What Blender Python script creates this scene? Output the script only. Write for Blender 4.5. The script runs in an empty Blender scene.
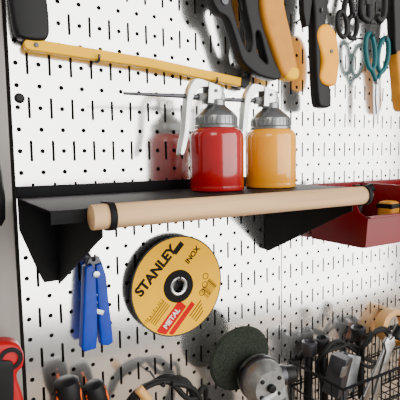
import bpy, bmesh, math, random
from mathutils import Matrix, Vector
random.seed(4)
# ---------------- camera ----------------
F=450; TH=math.radians(30.6); PI=math.atan(41/450); RO=math.radians(-1.0)
C=Vector((-0.082,-0.564,0.0))
R=Matrix.Rotation(-TH,3,'Z')@Matrix.Rotation(math.pi/2-PI,3,'X')@Matrix.Rotation(RO,3,'Z')
cd=bpy.data.cameras.new('camera'); cam=bpy.data.objects.new('camera',cd); bpy.context.collection.objects.link(cam)
cam.matrix_world=Matrix.Translation(C)@R.to_4x4(); cd.sensor_width=36; cd.lens=F/400*36; cd.clip_start=.01
bpy.context.scene.camera=cam

# ---------------- materials ----------------
def mat(name,col,rough=.5,metal=0.0,var=.06,scale=30,coat=0,bump=0,stretch=None,spec=.5):
    m=bpy.data.materials.new(name); m.use_nodes=True; nt=m.node_tree; b=nt.nodes['Principled BSDF']
    b.inputs['Roughness'].default_value=rough; b.inputs['Metallic'].default_value=metal
    b.inputs['Coat Weight'].default_value=coat; b.inputs['Specular IOR Level'].default_value=spec; b.inputs['Coat Roughness'].default_value=.08
    tc=nt.nodes.new('ShaderNodeTexCoord'); mp=nt.nodes.new('ShaderNodeMapping')
    if stretch: mp.inputs['Scale'].default_value=stretch
    n=nt.nodes.new('ShaderNodeTexNoise'); n.inputs['Scale'].default_value=scale; n.inputs['Detail'].default_value=5
    nt.links.new(tc.outputs['Object'],mp.inputs[0]); nt.links.new(mp.outputs[0],n.inputs['Vector'])
    r=nt.nodes.new('ShaderNodeValToRGB'); r.color_ramp.elements[0].position=.3; r.color_ramp.elements[1].position=.7
    r.color_ramp.elements[0].color=(*[max(0,c*(1-var*2)) for c in col],1); r.color_ramp.elements[1].color=(*[min(1,c*(1+var)) for c in col],1)
    nt.links.new(n.outputs[0],r.inputs[0]); nt.links.new(r.outputs[0],b.inputs['Base Color'])
    if bump:
        bp=nt.nodes.new('ShaderNodeBump'); bp.inputs['Strength'].default_value=bump; bp.inputs['Distance'].default_value=.001
        nt.links.new(n.outputs[0],bp.inputs['Height']); nt.links.new(bp.outputs[0],b.inputs['Normal'])
    return m
M=dict(
 panel=mat('galvanised_panel',(.99,.985,.97),.14,.94,.01,9,bump=.05,stretch=(1,1,1)),
 backing=mat('dark_backing',(.04,.033,.03),.8),
 post=mat('grey_post',(.26,.24,.22),.6,0,.1,30,stretch=(1,1,.1)),
 black=mat('black_powder_coat',(.005,.005,.006),.6,0,.1,200,bump=.15,spec=.15),
 plast=mat('black_plastic',(.006,.006,.007),.45,spec=.2),
 rubber=mat('black_rubber',(.008,.008,.008),.6,spec=.2),
 steel=mat('brushed_steel',(.55,.56,.57),.3,1,.1,60),
 dsteel=mat('dark_steel',(.09,.09,.10),.42,.9,.15,60),
 cast=mat('cast_aluminium',(.30,.305,.30),.5,.85,.15,90,bump=.3),
 capgrey=mat('grey_cap_metal',(.25,.26,.265),.3,.9,.08,120,bump=.08),
 lever=mat('pale_zinc',(.72,.73,.73),.28,.8,.06,80),
 red=mat('red_paint',(.36,.001,.004),.2,0,.04,40,spec=.4,coat=.8),
 yel=mat('yellow_paint',(.90,.36,.0),.2,0,.04,40,spec=.4,coat=.7),
 sawyel=mat('saw_yellow',(.95,.50,.0),.45,0,.02,60,spec=.1),
 wood=mat('pale_wood',(.66,.42,.22),.65,0,.25,40,bump=.15,stretch=(.06,1.6,1.6),spec=.15),
 bench=mat('bench_wood',(.3,.19,.1),.6,0,.15,8,stretch=(.2,2,1)),
 tan=mat('tan_grip',(.60,.24,.02),.45,0,.1,40,spec=.2),
 orange=mat('orange_plastic',(.80,.11,.001),.4,spec=.2),
 oyel=mat('orange_yellow_plastic',(.92,.38,.0),.4,spec=.2),
 blue=mat('blue_enamel',(.003,.035,.36),.35,0,.08,50,spec=.25),
 teal=mat('teal_grip',(.002,.085,.10),.4,spec=.25),
 redp=mat('red_plastic',(.165,.001,.004),.3,0,.06,20,spec=.3),
 redt=mat('red_tool_plastic',(.42,.001,.004),.4,0,.06,20,spec=.25),
 discy=mat('disc_label_yellow',(.95,.48,.0),.7,0,.02,50,spec=.03),
 discg=mat('abrasive_grey',(.05,.05,.05),.85,0,.2,400,bump=.5,spec=.1),
 print_=mat('black_ink',(.008,.008,.008),.7,spec=.1),
 printr=mat('red_ink',(.55,.001,.004),.6,spec=.05),
 white=mat('white_ink',(.8,.8,.76),.5),
 green=mat('abrasive_green',(.026,.031,.024),.9,0,.3,500,bump=.8,spec=.1),
 floor=mat('concrete_floor',(.35,.34,.32),.8),
 tape=mat('tape_tan',(.62,.32,.08),.5), brown=mat('brown_card',(.22,.06,.02),.7),
)
COL=bpy.context.collection
def obj(name,me,m=None,smooth=True):
    o=bpy.data.objects.new(name,me); COL.objects.link(o)
    if m: me.materials.append(M[m] if isinstance(m,str) else m)
    if smooth: me.shade_smooth()
    return o
def bev(o,w=.001,seg=2,ang=35):
    if w>0:
        b=o.modifiers.new('b','BEVEL'); b.width=w; b.segments=seg; b.limit_method='ANGLE'; b.angle_limit=math.radians(ang)
    o.modifiers.new('wn','WEIGHTED_NORMAL').keep_sharp=True
    return o
def frame(axis):
    z=Vector(axis).normalized(); a=Vector((0,0,1)) if abs(z.z)<.9 else Vector((1,0,0))
    x=a.cross(z).normalized(); y=z.cross(x); return Matrix((x,y,z)).transposed()
def lathe(name,prof,origin,axis,m,n=48,sharp=True):
    fr=frame(axis); O=Vector(origin); vs=[];fs=[]
    for r,h in prof:
        for i in range(n):
            a=2*math.pi*i/n; vs.append(O+fr@Vector((r*math.cos(a),r*math.sin(a),h)))
    for k in range(len(prof)-1):
        for i in range(n):
            j=(i+1)%n; fs.append((k*n+i,k*n+j,(k+1)*n+j,(k+1)*n+i))
    if prof[0][0]>1e-5 and prof[0]!=prof[-1]: fs.append(tuple(reversed(range(n))))
    if prof[-1][0]>1e-5 and prof[0]!=prof[-1]: fs.append(tuple((len(prof)-1)*n+i for i in range(n)))
    me=bpy.data.meshes.new(name); me.from_pydata(vs,[],fs)
    bm=bmesh.new(); bm.from_mesh(me); bmesh.ops.remove_doubles(bm,verts=bm.verts,dist=1e-6); bmesh.ops.recalc_face_normals(bm,faces=bm.faces)
    for e in bm.edges:
        if len(e.link_faces)==2 and e.calc_face_angle(0)>math.radians(38): e.smooth=False
    bm.to_mesh(me); bm.free()
    return obj(name,me,m)
def annulus(name,ri,ro,h,origin,axis,m,n=64):
    return lathe(name,[(ri,0),(ro,0),(ro,h),(ri,h),(ri,0)],origin,axis,m,n)
def cyl(name,p1,p2,r1,m,r2=None,n=32,b=.0):
    p1=Vector(p1);p2=Vector(p2);L=(p2-p1).length; r2=r1 if r2 is None else r2
    if b: pr=[(0,0),(max(r1-b,0),0),(r1-b*.3,b*.3),(r1,b),(r2,L-b),(r2-b*.3,L-b*.3),(max(r2-b,0),L),(0,L)]
    else: pr=[(0,0),(r1,0),(r2,L),(0,L)]
    return lathe(name,pr,p1,p2-p1,m,n)
def tube(name,pts,r,m,smooth=True,cyclic=False,radii=None,res=8):
    cu=bpy.data.curves.new(name,'CURVE'); cu.dimensions='3D'; cu.bevel_depth=r; cu.bevel_resolution=4; cu.use_fill_caps=True
    if smooth:
        sp=cu.splines.new('BEZIER'); sp.bezier_points.add(len(pts)-1)
        for i,p in enumerate(pts):
            q=sp.bezier_points[i]; q.co=p; q.handle_left_type=q.handle_right_type='AUTO'
            q.radius=radii[i] if radii else 1
    else:
        sp=cu.splines.new('POLY'); sp.points.add(len(pts)-1)
        for i,p in enumerate(pts): sp.points[i].co=(*p,1); sp.points[i].radius=radii[i] if radii else 1
    sp.use_cyclic_u=cyclic; cu.resolution_u=res
    t=bpy.data.objects.new('t',cu); COL.objects.link(t); dg=bpy.context.evaluated_depsgraph_get()
    me=bpy.data.meshes.new_from_object(t.evaluated_get(dg)); bpy.data.objects.remove(t); me.materials.clear()
    return obj(name,me,m)
def catmull(pts,n=6):
    out=[];L=len(pts)
    for i in range(L):
        p0,p1,p2,p3=[Vector(pts[(i+k)%L]) for k in (-1,0,1,2)]
        for j in range(n):
            t=j/n; out.append(tuple(.5*((2*p1)+(p2-p0)*t+(2*p0-5*p1+4*p2-p3)*t*t+(3*p1-p0-3*p2+p3)*t**3)))
    return out
def plate(name,outline,d0,d1,m,plane='XZ',curve=False,b=.001,holes=()):
    cu=bpy.data.curves.new(name,'CURVE'); cu.dimensions='2D'; cu.fill_mode='BOTH'
    for pl in [outline]+list(holes):
        pl=catmull(pl) if curve else pl
        sp=cu.splines.new('POLY'); sp.points.add(len(pl)-1); sp.use_cyclic_u=True
        for i,p in enumerate(pl): sp.points[i].co=(p[0],p[1],0,1)
    h=abs(d1-d0)/2; bb=min(b,h*.8); cu.extrude=h-bb; cu.bevel_depth=bb; cu.bevel_resolution=2; cu.offset=-bb
    t=bpy.data.objects.new('t',cu); COL.objects.link(t); dg=bpy.context.evaluated_depsgraph_get()
    me=bpy.data.meshes.new_from_object(t.evaluated_get(dg)); bpy.data.objects.remove(t); me.materials.clear()
    c=(d0+d1)/2
    for v in me.vertices:
        a,bq,z=v.co
        v.co={'XZ':(a,c-z,bq),'YZ':(c+z,a,bq),'XY':(a,bq,c+z)}[plane]
    bm=bmesh.new(); bm.from_mesh(me); bmesh.ops.remove_doubles(bm,verts=bm.verts,dist=1e-6); bmesh.ops.recalc_face_normals(bm,faces=bm.faces)
    for e in bm.edges:
        if len(e.link_faces)==2 and e.calc_face_angle(0)>math.radians(40): e.smooth=False
    bm.to_mesh(me); bm.free()
    return obj(name,me,m)
def rbox(name,c,s,m,rot=(0,0,0),b=.001):
    me=bpy.data.meshes.new(name); bm=bmesh.new(); bmesh.ops.create_cube(bm,size=1)
    bmesh.ops.scale(bm,vec=s,verts=bm.verts); bm.to_mesh(me); bm.free()
    o=obj(name,me,m); o.location=c; o.rotation_euler=[math.radians(a) for a in rot]; bev(o,b); return o
def group(name,parts,at):
    e=bpy.data.objects.new(name,None); COL.objects.link(e); e.location=at; e.empty_display_size=.02
    for p in parts:
        p.parent=e; p.matrix_parent_inverse=Matrix.Translation(Vector(at)).inverted()
    return e
def hook(x,z,L=.03):
    return tube('hook',[(x,-.0005,z+.004),(x,-.004,z+.003),(x,-L*.8,z),(x,-L,z+.003),(x,-L-.001,z+.008)],.0016,'dsteel')

# ---------------- pegboard ----------------
IN=.0254
def cell(vs,fs,x0,z0,x1,z1,hx,hz,cx,cz,n=12):
    ins=[];out=[];b=len(vs)
    for i in range(n):
        a=2*math.pi*(i+.5)/n; c,s=math.cos(a),math.sin(a)
        zz=cz+hx*s+(hz-hx)*(1 if s>0 else -1); ins.append((cx+hx*c,0,zz))
    per=[]
    for i in range(n):
        a=2*math.pi*(i+.5)/n; c,s=math.cos(a),math.sin(a)
        k=1/max(abs(c),abs(s)); per.append([c*k,s*k])
    for sx,sz in ((1,1),(-1,1),(-1,-1),(1,-1)):
        j=min(range(n),key=lambda q:(per[q][0]-sx)**2+(per[q][1]-sz)**2); per[j]=[sx,sz]
    for X,Z in per: out.append((x0+(x1-x0)*(X+1)/2,0,z0+(z1-z0)*(Z+1)/2))
    vs.extend(ins); vs.extend(out); vs.extend([(x,.0012,z) for x,_,z in ins])
    for i in range(n):
        j=(i+1)%n
        fs.append((b+i,b+j,b+n+j,b+n+i)); fs.append((b+i,b+2*n+i,b+2*n+j,b+j))
def panel_mesh():
    vs=[];fs=[]; g=.0009; W=.4064; z0=-.6604; rows=23
    for r in range(rows):
        zb=z0+r*2*IN
        for c in range(16):
            xb=c*IN; xa=xb+(g if c==0 else 0); xe=xb+IN-(g if c==15 else 0)
            xm=xb+.6*IN
            cell(vs,fs,xa,zb,xm,zb+IN,.0028,.0028,xb+.3*IN,zb+.5*IN)
            cell(vs,fs,xa,zb+IN,xm,zb+2*IN,.0028,.0028,xb+.3*IN,zb+1.5*IN)
            cell(vs,fs,xm,zb,xe,zb+2*IN,.0017,.5*IN,xb+.8*IN,zb+.5*IN+.0001)
    me=bpy.data.meshes.new('panel'); zt=z0+rows*2*IN
    for x in (g,W-g):
        b=len(vs); vs.extend([(x,0,z0),(x,0,zt),(x,.018,zt),(x,.018,z0)]); fs.append((b,b+1,b+2,b+3))
    me.from_pydata(vs,[],fs); me.materials.append(M['panel']); return me
pm=panel_mesh()
for k in range(0,4):
    o=bpy.data.objects.new('pegboard_panel',pm); COL.objects.link(o); o.location=(k*.4064,0,0)
rbox('wall_back',(.4,.045,.0),(3.6,.05,3.0),'backing',b=0)
rbox('floor',(.4,-1.6,-1.46),(3.6,3.3,.04),'floor',b=0)
rbox('trim_1',(-.0575,.0085,-.07),(.108,.021,1.19),'post',b=.002)
sc=group('panel_screw',[lathe('screw_head',[(0,.003),(.0035,.003),(.0055,.0012),(.006,0)],(.010,-.0003,.074),(0,-1,0),'plast')],(.010,0,.074))
wb=[rbox('top',(.4,-.3,-.55),(2.4,.6,.035),'bench',b=.002)]
for x in (-.7,1.5):
    for y in (-.05,-.55): wb.append(rbox('leg',(x,y,-1.0),(.07,.07,.88),'bench',b=.002))
group('workbench',wb,(.4,-.3,-.55))

# ---------------- shelf ----------------
ST=-.0415
hs=[[(x-.002,-.008),(x+.002,-.008),(x+.002,-.014),(x-.002,-.014)] for x in [.02+.0254*i for i in range(15)]]
sh=[plate('tray',[(.001,-.0004),(.405,-.0004),(.405,-.176),(.001,-.176)],ST-.0015,ST,'black','XY',b=.0002,holes=hs),
    plate('back_lip',[(.001,ST),(.405,ST),(.405,ST+.013),(.001,ST+.013)],-.0020,-.0004,'black','XZ',b=.0003),
    plate('front_lip',[(.001,ST),(.405,ST),(.405,ST-.012),(.001,ST-.012)],-.1765,-.175,'black','XZ',b=.0003)]
for x in (.045,.371):
    sh.append(plate('bracket_web',[(-.001,ST-.001),(-.176,ST-.001),(-.176,ST-.027),(-.16,ST-.034),(-.012,-.147),(-.001,-.147)],x-.001,x+.001,'black','YZ',b=.0004))
    sh.append(plate('bracket_flange',[(x,-.0415),(x,-.147),(x-.018,-.147),(x-.025,-.13),(x-.043,-.08),(x-.043,-.0415)] if x<.1 else [(x,-.0415),(x,-.147),(x+.015,-.147),(x+.02,-.0415)],-.003,-.001,'black','XZ',b=.0004))
    arc=[(-.19+.0128*math.cos(math.radians(a)),-.048+.0128*math.sin(math.radians(a))) for a in range(70,291,10)]
    inn=[(-.19+.0112*math.cos(math.radians(a)),-.048+.0112*math.sin(math.radians(a))) for a in range(290,69,-10)]
    xx=x+.003
    sh.append(plate('rod_clip',arc+inn,xx-.003,xx+.003,'black','YZ',b=.0003))
    sh.append(rbox('clip_arm_top',(xx,-.181,ST+.005),(.006,.013,.0015),'black',b=.0003))
    sh.append(rbox('clip_arm_bottom',(xx,-.181,-.0605),(.006,.013,.0015),'black',b=.0003))
sh.append(cyl('wood_rod',(.031,-.19,-.048),(.380,-.19,-.048),.011,'wood',b=.0012,n=48))
group('wall_shelf',sh,(.2,-.09,ST))

# ---------------- oil cans ----------------
def oilcan(x,y,body,rotz):
    z=ST; P=[]
    P.append(lathe('body',[(0,.001),(.029,.001),(.031,0),(.0335,.001),(.0343,.0035),(.0336,.006),(.034,.008),(.034,.066),(.0335,.070),(.031,.0745),(.0265,.078),(.0265,.08)],(0,0,0),(0,0,1),body,64))
    P.append(lathe('collar',[(.0262,.077),(.0275,.078),(.0275,.0805),(.0262,.082),(.0262,.0915),(.0255,.093),(.021,.098),(.0135,.104),(.0115,.106),(.0115,.112),(.009,.1135),(0,.1135)],(0,0,0),(0,0,1),'capgrey',56))
    for i in range(30):
        a=2*math.pi*i/30; P.append(rbox('knurl',(.0263*math.cos(a),.0263*math.sin(a),.0865),(.001,.0022,.0085),'capgrey',(0,0,math.degrees(a)),b=.0002))
    P.append(rbox('pump_head',(-.002,0,.116),(.026,.013,.012),'cast',b=.003))
    P.append(cyl('pump_knob',(.006,0,.118),(.006,0,.129),.005,'capgrey',b=.0012))
    P.append(cyl('spout_nut',(-.015,0,.116),(-.026,0,.1155),.0052,'cast',n=6,b=.0006))
    P.append(cyl('spout',(-.024,0,.1155),(-.122,0,.114),.0030,'dsteel',r2=.0015,b=.0004))
    lv=catmull([(.002,.120),(-.014,.127),(-.028,.124),(-.036,.112),(-.039,.096),(-.042,.072),(-.048,.050),(-.052,.045),(-.0545,.049),(-.049,.073),(-.046,.098),(-.043,.118),(-.036,.132),(-.029,.1365),(-.014,.134),(.004,.128)],5)
    P.append(plate('lever',lv,-.0060,.0060,'lever','XZ',b=.001))
    for s in (-1,1):
        P.append(plate('lever_cheek',[(-.016,.108),(.0,.108),(.004,.120),(.002,.129),(-.014,.133)],s*.0061,s*.0080,'lever','XZ',b=.0004))
    P.append(cyl('pivot_pin',(-.005,-.0095,.123),(-.005,.0095,.123),.0022,'dsteel',b=.0004))
    e=group('oil_can',P,(0,0,0)); e.location=(x,y,z+.0003); e.rotation_euler=(0,0,math.radians(rotz)); e.scale=(1.03,)*3
    return e
oilcan(.2365,-.070,'red',0)
oilcan(.3265,-.070,'yel',-4)

# ---------------- hacksaw (hung with the frame at the bottom) ----------------
Y=-.0125
bar=[(.018,.1385),(.021,.1395),(.17,.1320),(.326,.1165),(.332,.112),(.331,.1055),(.322,.1045),(.17,.1195),(.021,.1262),(.016,.1285),(.015,.134)]
hk=[plate('frame_bar',bar,Y-.0055,Y+.0055,'sawyel',b=.0015),
    plate('front_arm_link',[(.3,.1185),(.33,.1150),(.338,.125),(.350,.27),(.342,.27),(.331,.14),(.326,.120)],Y-.004,Y+.004,'plast',b=.001),
    rbox('bar_ferrule',(.322,Y,.1108),(.016,.0135,.0150),'plast',(0,6,0),b=.002),
    rbox('blade',(.185,Y,.262),(.33,.0008,.012),'steel',b=0),
    plate('handle',[(.008,.300),(.002,.25),(.002,.19),(.006,.146),(.014,.1375),(.034,.1375),(.042,.144),(.0435,.16),(.042,.2),(.046,.25),(.048,.30)],Y-.009,Y+.010,'plast',curve=True,b=.004,holes=([(.018,.28),(.016,.235),(.022,.21),(.028,.235),(.030,.28)],)),
    cyl('rivet',(.028,Y-.0068,.1325),(.028,Y,.1325),.0028,'dsteel',b=.0006),
    hook(.1,.1205,.022),hook(.27,.106,.022)]
group('hacksaw',hk,(.18,Y,.125))

# ---------------- staple gun with tan grip ----------------
Y=-.034
sg=[plate('grip',[(.330,.262),(.333,.225),(.340,.192),(.354,.160),(.370,.127),(.382,.117),(.396,.117),(.403,.128),(.398,.15),(.388,.185),(.376,.225),(.374,.262)],Y-.011,Y+.011,'tan',curve=True,b=.006),
    plate('grip_cap',[(.378,.119),(.396,.116),(.404,.124),(.401,.134),(.386,.134)],Y-.0118,Y+.0118,'sawyel',curve=True,b=.004),
    plate('body',[(.243,.30),(.247,.225),(.258,.198),(.275,.190),(.286,.168),(.297,.140),(.309,.128),(.330,.118),(.362,.114),(.370,.122),(.358,.140),(.346,.165),(.335,.190),(.329,.22),(.331,.30)],Y-.009,Y+.009,'plast',curve=True,b=.003,
      holes=([(.283,.216),(.291,.186),(.302,.160),(.312,.150),(.316,.170),(.308,.20),(.300,.225)],[(.327,.150),(.336,.140),(.344,.137),(.338,.156),(.330,.178),(.324,.175)])),
    tube('trigger',[(.300,Y,.24),(.312,Y,.20),(.322,Y,.170),(.326,Y,.150)],.0035,'dsteel'),
    cyl('bolt',(.270,Y-.011,.212),(.270,Y+.0,.212),.006,'dsteel',b=.001),
    hook(.30,.235,.035)]
group('staple_gun',sg,(.31,Y,.2))

# ---------------- jab saw (yellow / black) ----------------
Y=-.035
js=[plate('handle',[(.440,.185),(.449,.203),(.468,.205),(.482,.190),(.488,.155),(.484,.120),(.474,.112),(.455,.114),(.446,.125),(.452,.15)],Y-.012,Y+.012,'oyel',curve=True,b=.005),
    plate('grip_shell',[(.430,.30),(.436,.22),(.438,.17),(.441,.12),(.446,.084),(.456,.078),(.470,.079),(.474,.090),(.470,.112),(.452,.118),(.450,.15),(.452,.19),(.462,.215),(.466,.30)],Y-.009,Y+.010,'plast',curve=True,b=.004),
    plate('blade_guard',[(.412,.31),(.415,.22),(.421,.198),(.428,.20),(.434,.24),(.434,.31)],Y-.006,Y+.006,'plast',b=.002),
    hook(.448,.22,.045),cyl('screw',(.468,Y-.0135,.165),(.468,Y,.165),.003,'dsteel',b=.0005)]
group('jab_saw',js,(.45,Y,.16))

def ring(name,cx,cz,rx,rz,y,r,m,rot=0):
    a0=math.radians(rot); pts=[]
    for i in range(12):
        a=2*math.pi*i/12; u=rx*math.cos(a); v=rz*math.sin(a)
        pts.append((cx+u*math.cos(a0)-v*math.sin(a0),y,cz+u*math.sin(a0)+v*math.cos(a0)))
    return tube(name,pts,r,m,cyclic=True)
Y=-.025
sn=[ring('handle_ring',.516,.218,.011,.020,Y,.0042,'plast',10),ring('handle_ring',.541,.218,.011,.020,Y,.0042,'plast',-10),
    tube('shank',[(.519,Y,.238),(.523,Y,.255),(.534,Y,.275)],.005,'plast'),tube('shank',[(.539,Y-.002,.238),(.535,Y-.002,.255),(.523,Y-.002,.275)],.005,'plast'),
    plate('blade',[(.523,.272),(.536,.272),(.530,.35)],Y-.001,Y+.001,'steel',b=.0002),cyl('pivot',(.529,Y-.005,.266),(.529,Y+.003,.266),.004,'steel',b=.0006),
    hook(.541,.232,.03)]
group('tin_snips',sn,(.53,Y,.24))
Y=-.028
ts=[ring('handle_ring',.583,.180,.012,.030,Y,.0045,'teal',8),ring('handle_ring',.617,.178,.013,.030,Y,.0045,'teal',-12),
    tube('shank',[(.587,Y,.152),(.593,Y,.142),(.601,Y,.128)],.0042,'teal'),tube('shank',[(.611,Y-.002,.150),(.606,Y-.002,.142),(.598,Y-.002,.128)],.0042,'teal'),
    plate('blade',[(.592,.130),(.602,.132),(.604,.10),(.596,.055),(.592,.10)],Y-.001,Y+.001,'steel',b=.0002),
    plate('blade',[(.598,.132),(.607,.130),(.608,.10),(.604,.055),(.597,.10)],Y-.003,Y-.001,'steel',b=.0002),
    cyl('pivot',(.600,Y-.006,.130),(.600,Y+.003,.130),.0045,'steel',b=.0006),hook(.583,.205,.035),hook(.617,.203,.035)]
group('scissors',ts,(.6,Y,.14))
Y=-.03
ps=[plate('grip',[(.640,.182),(.655,.186),(.668,.178),(.676,.14),(.680,.10),(.672,.082),(.658,.084),(.652,.105),(.646,.14)],Y-.011,Y+.011,'tan',curve=True,b=.005),
    plate('head',[(.632,.30),(.634,.22),(.640,.18),(.668,.178),(.674,.22),(.676,.30)],Y-.009,Y+.009,'plast',curve=True,b=.003),hook(.655,.25,.04)]
group('pruning_saw',ps,(.655,Y,.17))
pl=[tube('handle',[(.575,Y,.255),(.570,Y,.23),(.568,Y,.32)],.006,'plast'),tube('handle',[(.595,Y,.24),(.606,Y,.235),(.612,Y,.33)],.006,'plast'),
    rbox('jaw',(.59,Y,.33),(.03,.012,.03),'dsteel',b=.003),hook(.59,.31,.03)]
group('locking_pliers',pl,(.59,Y,.28))

# ---------------- cutting disc ----------------
dc=(.2045,-.177); dr=.0715; DY=-.016
dp=[annulus('abrasive_body',.011,dr,.0022,(dc[0],DY+.002,dc[1]),(0,-1,0),'discg',96),
    annulus('label',.020,dr-.002,.0003,(dc[0],DY-.0003,dc[1]),(0,-1,0),'discy',96),
    lathe('centre_seat',[(.0105,0),(.0235,0),(.0230,.0012),(.0105,.0012),(.0105,0)],(dc[0],DY-.0003,dc[1]),(0,-1,0),'print_',64),
    lathe('arbor_ring',[(.0095,-.002),(.0120,-.002),(.0132,.002),(.0118,.0026),(.0095,.0018),(.0095,-.002)],(dc[0],DY,dc[1]),(0,-1,0),'steel',48)]
ANG=math.radians(46)
def txt(s,u,v,size,m,ang=0,ex=.00012,bold=0):
    cu=bpy.data.curves.new('t','FONT'); cu.body=s; cu.size=size; cu.extrude=ex; cu.align_x='CENTER'; cu.align_y='CENTER'; cu.offset=bold
    t=bpy.data.objects.new('t',cu); COL.objects.link(t); dg=bpy.context.evaluated_depsgraph_get()
    me=bpy.data.meshes.new_from_object(t.evaluated_get(dg)); bpy.data.objects.remove(t); me.materials.clear()
    for w_ in me.vertices:
        a,b,c=w_.co; uu=u+a*math.cos(math.radians(ang))-b*math.sin(math.radians(ang)); vv=v+a*math.sin(math.radians(ang))+b*math.cos(math.radians(ang))
        w_.co=(dc[0]+uu*math.cos(ANG)-vv*math.sin(ANG),DY-.0008-c,dc[1]+uu*math.sin(ANG)+vv*math.cos(ANG))
    return obj('print',me,m,False)
def band(u0,v0,u1,v1,m,clip=dr-.003,dy=.0007):
    pts=[];N=16
    for (a,b,c,d) in ((u0,v0,u1,v0),(u1,v0,u1,v1),(u1,v1,u0,v1),(u0,v1,u0,v0)):
        for i in range(N):
            p=Vector((a+(c-a)*i/N,b+(d-b)*i/N))
            if p.length>clip: p=p.normalized()*clip
            pts.append(p)
    vs=[(dc[0]+p.x*math.cos(ANG)-p.y*math.sin(ANG),DY-dy,dc[1]+p.x*math.sin(ANG)+p.y*math.cos(ANG)) for p in pts]
    me=bpy.data.meshes.new('print'); me.from_pydata(vs,[],[tuple(range(len(vs)))]); return obj('print',me,m,False)
dp.append(txt('STANLEY',-.004,.043,.0195,'print_',bold=.0009))
dp.append(band(-.066,-.030,-.014,-.014,'printr'))
dp.append(band(-.058,-.040,-.004,-.032,'printr'))
dp.append(txt('METAL',-.040,-.022,.0105,'white',bold=.0003))
dp.append(band(.030,.033,.049,.041,'print_'))
for i in range(14): dp.append(band(.014+i*.0018,-.052,.014+i*.0018+random.choice((.0006,.0010,.0013)),-.034,'print_'))
for i in range(4): dp.append(band(-.022,-.045-i*.0045,.006-i*.003,-.0435-i*.0045,'print_'))
dp.append(txt('125 x 1.0 x 22.2',-.048,.008,.0062,'print_')); dp.append(txt('INOX',.046,.012,.011,'print_',bold=.0004))
for i in range(4): dp.append(band(-.062,.004-i*.0036,-.028,.0052-i*.0036,'print_'))
for i in range(3):
    dp.append(annulus('pictogram',.0038,.0048,.0002,(dc[0]+(.045-.002*i)*math.cos(math.radians(10-i*16)),DY-.0006,dc[1]+(.045-.002*i)*math.sin(math.radians(10-i*16))),(0,-1,0),'print_',24))
dp.append(hook(dc[0],dc[1]+.0065,.022))
group('cutting_disc',dp,(dc[0],DY,dc[1]))

# ---------------- blue clamp ----------------
Y=-.020
bp=[plate('jaw_plate',[(.070,-.129),(.079,-.126),(.083,-.135),(.0835,-.18),(.082,-.215),(.080,-.233),(.065,-.234),(.062,-.229),(.064,-.205),(.067,-.17)],Y-.011,Y+.006,'blue',b=.0022),
    plate('jaw_plate',[(.0845,-.128),(.093,-.127),(.098,-.145),(.100,-.18),(.103,-.215),(.104,-.232),(.097,-.235),(.088,-.232),(.086,-.20),(.085,-.16)],Y-.006,Y+.011,'blue',b=.0022),
    plate('head',[(.074,-.126),(.078,-.119),(.090,-.119),(.094,-.128),(.090,-.15),(.078,-.15)],Y-.003,Y+.003,'dsteel',b=.001),
    cyl('pivot',(.083,Y-.013,-.139),(.083,Y+.004,-.139),.0045,'steel',b=.0008),
    tube('spring',[(.077,Y-.002,-.172),(.082,Y-.004,-.166),(.088,Y-.002,-.174),(.082,Y-.004,-.180),(.092,Y,-.186)],.0015,'steel'),
    rbox('latch',(.083,Y-.009,-.186),(.018,.002,.006),'steel',(0,25,0),b=.0006),hook(.083,-.123,.028)]
group('spring_clamp',bp,(.083,Y,-.18))

# ---------------- left edge: chisel on left post ----------------
Y=-.03
ch=[lathe('handle',[(0,0),(.008,.001),(.012,.008),(.0135,.03),(.0125,.06),(.010,.085),(.011,.098),(.008,.104),(0,.104)],(-.028,Y,-.070),(-.02,0,1),'plast',32),
    rbox('blade',(-.032,Y,.10),(.012,.004,.14),'steel',b=.0005),hook(-.03,.06,.035)]
group('wood_chisel',ch,(-.03,Y,.03))

# ---------------- bottom-left: red handled clamp ----------------
Y=-.04
cl=[plate('grip',[(-.052,-.203),(-.035,-.193),(-.016,-.197),(-.008,-.210),(-.009,-.225),(-.016,-.235),(-.010,-.27),(-.014,-.33),(-.046,-.33),(-.056,-.27)],Y-.013,Y+.013,'redt',curve=True,b=.006),
    plate('grip_insert',[(-.046,-.216),(-.022,-.214),(-.020,-.232),(-.022,-.27),(-.024,-.31),(-.044,-.31),(-.048,-.26)],Y-.0155,Y-.012,'plast',curve=True,b=.001),
    annulus('cap_ring',.008,.0125,.002,(-.022,Y-.013,-.212),(0,-1,0),'plast',32),hook(-.03,-.24,.04)]
group('bar_clamp',cl,(-.03,Y,-.26))

# ---------------- orange/black screwdrivers ----------------
def driver(x,z,y,r,rx):
    pr=[(0,0),(r*.6,.0005),(r*.9,.004),(r,.012),(r*.95,.03),(r*.7,.05),(r*.85,.062),(r*.5,.07),(.003,.072),(.003,.15),(0,.15)]
    P=[lathe('grip',pr,(x,y,z),(rx,0,-1),'plast',32)]
    for i in range(3):
        a=math.pi*2*i/3; fr=frame((rx,0,-1)); ax=Vector((rx,0,-1)).normalized()
        o1=Vector((x,y,z))+fr@Vector((r*.86*math.cos(a),r*.86*math.sin(a),0))
        P.append(tube('grip_rib',[o1+ax*.008,o1+ax*.02,o1*1+ax*.036],.0028,'orange',radii=[.6,1,.5]))
    P.append(hook(x+.0,z-.05,.032)); return group('screwdriver',P,(x,y,z))
driver(.040,-.260,-.032,.0165,.1); driver(.072,-.274,-.032,.0145,.25)

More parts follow.
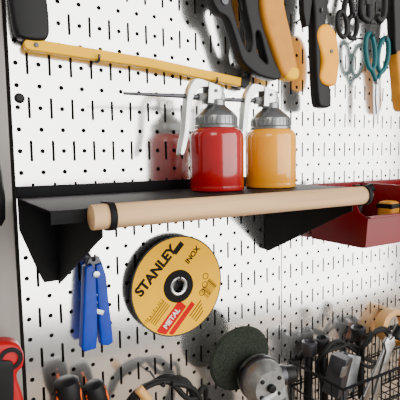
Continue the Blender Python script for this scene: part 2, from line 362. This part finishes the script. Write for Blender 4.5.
# ---------------- coiled cable ----------------
pts=[]
for i in range(60):
    a=i*2*math.pi/14; pts.append((.165+.052*math.cos(a)+.003*math.sin(i*1.7),-.030-.0035*(i//14)-.003*math.sin(i*.9),-.345+.050*math.sin(a)+.003*math.cos(i*2.3)))
cc=[tube('coil',pts,.0038,'rubber',res=3),tube('tail',[pts[-1],(.212,-.045,-.33),(.225,-.045,-.318),(.232,-.04,-.34)],.0038,'rubber'),hook(.165,-.302,.045),
    cyl('plug',(.128,-.045,-.292),(.14,-.05,-.31),.006,'tape',b=.001)]
group('coiled_cable',cc,(.165,-.03,-.34))

# ---------------- angle grinder: disc towards the wall, gear case in front ----------------
G=Vector((.286,-.048,-.290)); n=Vector((.10,.99,.08)).normalized()
gp=[lathe('abrasive_disc',[(0,-.003),(.046,-.003),(.0495,0),(.046,.003),(.014,.003),(.012,.006),(0,.006)],G,n,'green',72)]
B=Vector((.302,-.082,-.314))
gp+=[lathe('spindle_flange',[(.0,-.004),(.016,-.004),(.019,-.012),(.021,-.020),(0,-.020)],G+Vector((.008,0,-.018)),n,'dsteel',36),
     lathe('gear_case',[(0,.026),(.024,.025),(.031,.020),(.0315,.0),(.030,-.008),(.0265,-.012),(.025,-.016),(.0235,-.018),(0,-.018)],B,n,'cast',48),
     lathe('case_rim',[(.0315,.004),(.033,.006),(.033,.012),(.0315,.014),(.028,.009),(.0315,.004)],B,n,'dsteel',48),
     rbox('gear_body',B+Vector((.008,.0,-.03)),(.052,.040,.05),'cast',(0,-14,5),b=.009),
     tube('gear_neck',[B+Vector((.010,0,-.03)),B+Vector((.018,-.001,-.05)),B+Vector((.022,-.002,-.075))],.026,'cast',smooth=True),
     cyl('lock_button',B-n*.016,B-n*.024,.006,'plast',b=.001),
     cyl('side_boss',B+Vector((.022,-.004,.004)),B+Vector((.048,-.008,.002)),.012,'plast',b=.002),
     cyl('side_boss_ring',B+Vector((.020,-.003,.004)),B+Vector((.032,-.005,.003)),.0145,'dsteel',b=.001),
     tube('motor_housing',[B+Vector((.02,-.002,-.07)),B+Vector((.028,-.002,-.11)),B+Vector((.034,-.002,-.16)),B+Vector((.036,-.002,-.208))],.030,'plast',radii=[.95,1.05,.85,.8])]
for a in (40,140,220,320):
    q=B+frame(n)@Vector((.018*math.cos(math.radians(a)),.018*math.sin(math.radians(a)),0)); gp.append(cyl('case_screw',q-n*.015,q-n*.020,.0030,'plast',b=.0006))
group('angle_grinder',gp,G)

# ---------------- wire basket ----------------
x0,x1,y0,y1,zt,zb=.424,.86,-.004,-.118,-.346,-.455
bk=[]; wr=.0016
def rect(z,r,i=0): return tube('rim_wire',[(x0+i,y0,z),(x1-i,y0,z),(x1-i,y1+i,z),(x0+i,y1+i,z)],r,'black',smooth=False,cyclic=True)
bk.append(rect(zt,.0024)); bk.append(rect(zt-.045,wr)); bk.append(rect(zb,.0022))
x=x0
while x<x1+.001:
    bk.append(tube('wire',[(x,y0,zt),(x,y0,zb),(x,y1,zb),(x,y1,zt)],wr*.8,'black',smooth=False)); x+=.0218
for y in [y0-(y0-y1)*k/5 for k in range(1,5)]:
    bk.append(tube('wire',[(x0,y,zt),(x0,y,zb),(x1,y,zb),(x1,y,zt)],wr*.8,'black',smooth=False))
group('wire_basket',bk,(.64,-.06,-.4))
zb2=zb+.002
ct=[rbox('steel_block',(.462,-.072,-.352),(.028,.028,.065),'dsteel',(10,8,20),b=.002),
    rbox('steel_block_face',(.458,-.089,-.338),(.018,.004,.018),'steel',(10,8,20),b=.001)]
group('pipe_coupler',ct,(.47,-.07,-.35))
group('steel_wedge',[rbox('steel_block',(.505,-.056,-.365),(.03,.018,.06),'capgrey',(-8,20,-10),b=.002),rbox('shank',(.494,-.055,-.40),(.012,.012,.05),'dsteel',(-8,20,-10),b=.001)],(.505,-.056,-.365))
group('spanner',[plate('shaft',[(.500,-.42),(.512,-.425),(.556,-.325),(.566,-.315),(.562,-.300),(.552,-.305),(.545,-.298),(.538,-.306),(.543,-.322)],-.103,-.098,'steel',b=.001)],(.53,-.1,-.36))
group('wood_chisel',[rbox('blade',(.545,-.084,-.362),(.018,.004,.13),'steel',(0,42,5),b=.0006),cyl('grip',(.590,-.084,-.315),(.605,-.084,-.299),.009,'plast',b=.002)],(.545,-.084,-.36))
def loops(c,r,k,seed):
    random.seed(seed); pts=[]
    for i in range(k*8):
        a=2*math.pi*i/8; rr=r*random.uniform(.75,1.1); pts.append((c[0]+rr*1.5*math.cos(a),c[1]+random.uniform(-.004,.004),c[2]+rr*math.sin(a)))
    return tube('loop',pts,.0034,'rubber',res=5)
group('black_hose',[loops((.50,-.038,-.352),.034,2,2),loops((.60,-.042,-.350),.032,2,5)],(.55,-.04,-.36))
for (x,y,a) in ((.445,-.020,5),(.490,-.019,-8),(.585,-.020,-10)):
    group('socket_wrench',[cyl('shaft',(x,y,zb2),(x+a*.001,y,-.335),.007,'plast',b=.001),lathe('head',[(0,0),(.011,0),(.013,.003),(.013,.022),(.009,.024),(.007,.012),(0,.012)],(x+a*.001,y,-.335),(.05*a/5,0,1),'dsteel',28)],(x,y,-.4))
group('tape_roll',[annulus('roll',.024,.034,.024,(.670,-.012,-.331),(-.2,-1,.1),'tape',56),hook(.672,-.308,.04)],(.672,-.022,-.33))
group('small_box',[rbox('carton',(.665,-.078,-.375),(.045,.05,.06),'brown',(4,6,15),b=.001),rbox('flap',(.665,-.078,-.344),(.043,.048,.002),'redp',(4,6,15),b=.0004)],(.665,-.078,-.375))

# ---------------- red bins ----------------
def bin_(x0,x1,m='redp'):
    zb,zt=-.139,-.054; yb,yf=-.006,-.116; t=.002; P=[]
    side=[(yb,zb),(yf+.008,zb),(yf,zb+.005),(yf-.004,zb+.046),(yf+.012,zb+.054),(yf+.030,zt+.004),(yb,zt+.006)]
    P+= [plate('side',side,x0,x0+t,m,'YZ',b=.0006),plate('side',side,x1-t,x1,m,'YZ',b=.0006)]
    P.append(rbox('base',((x0+x1)/2,(yb+yf)/2+.002,zb+.001),(x1-x0-.002,.104,.0022),m,b=.0005))
    P.append(rbox('front',((x0+x1)/2,yf-.001,zb+.025),(x1-x0,.0024,.048),m,(5.0,0,0),b=.0006))
    P.append(rbox('front_lip',((x0+x1)/2,yf-.006,zb+.048),(x1-x0+.004,.008,.003),m,b=.0008))
    P.append(rbox('back',((x0+x1)/2,yb+.001,(zb+zt)/2+.003),(x1-x0,.0024,zt-zb+.006),m,b=.0006))
    P.append(rbox('hanging_rail',((x0+x1)/2,yb+.003,zt+.002),(x1-x0,.004,.012),m,b=.0008))
    return group('storage_bin',P,((x0+x1)/2,-.06,-.1))
bin_(.470,.592); bin_(.598,.720)
group('tape_measure',[rbox('case',(.571,-.080,-.104),(.030,.028,.058),'tan',(0,0,8),b=.007),rbox('rubber_band',(.571,-.080,-.083),(.0305,.0285,.008),'plast',(0,0,8),b=.001)],(.571,-.08,-.1))
group('black_pliers',[tube('handle',[(.505,-.06,-.13),(.512,-.065,-.09),(.522,-.072,-.056),(.532,-.080,-.050)],.007,'plast'),tube('handle',[(.520,-.035,-.13),(.528,-.04,-.08),(.538,-.052,-.050)],.007,'plast')],(.53,-.06,-.1))

# ---------------- lights ----------------
w=bpy.data.worlds.new('room_light'); bpy.context.scene.world=w; w.use_nodes=True
w.node_tree.nodes['Background'].inputs[0].default_value=(1,.98,.95,1); w.node_tree.nodes['Background'].inputs[1].default_value=.48
def area(name,loc,target,sx,sy,e,col):
    l=bpy.data.lights.new(name,'AREA'); l.shape='RECTANGLE'; l.size=sx; l.size_y=sy; l.energy=e; l.color=col
    o=bpy.data.objects.new(name,l); COL.objects.link(o); o.location=loc; o.rotation_euler=(Vector(target)-Vector(loc)).to_track_quat('-Z','Y').to_euler()
area('window_light',(1.25,-2.0,.22),(.3,0,0),3.0,2.5,125,(1,.985,.95))
area('warm_fill',(-.7,-1.0,.9),(.15,0,.05),.6,.6,7,(1,.90,.76))  # added warm fill from upper left, stands for no actual lamp
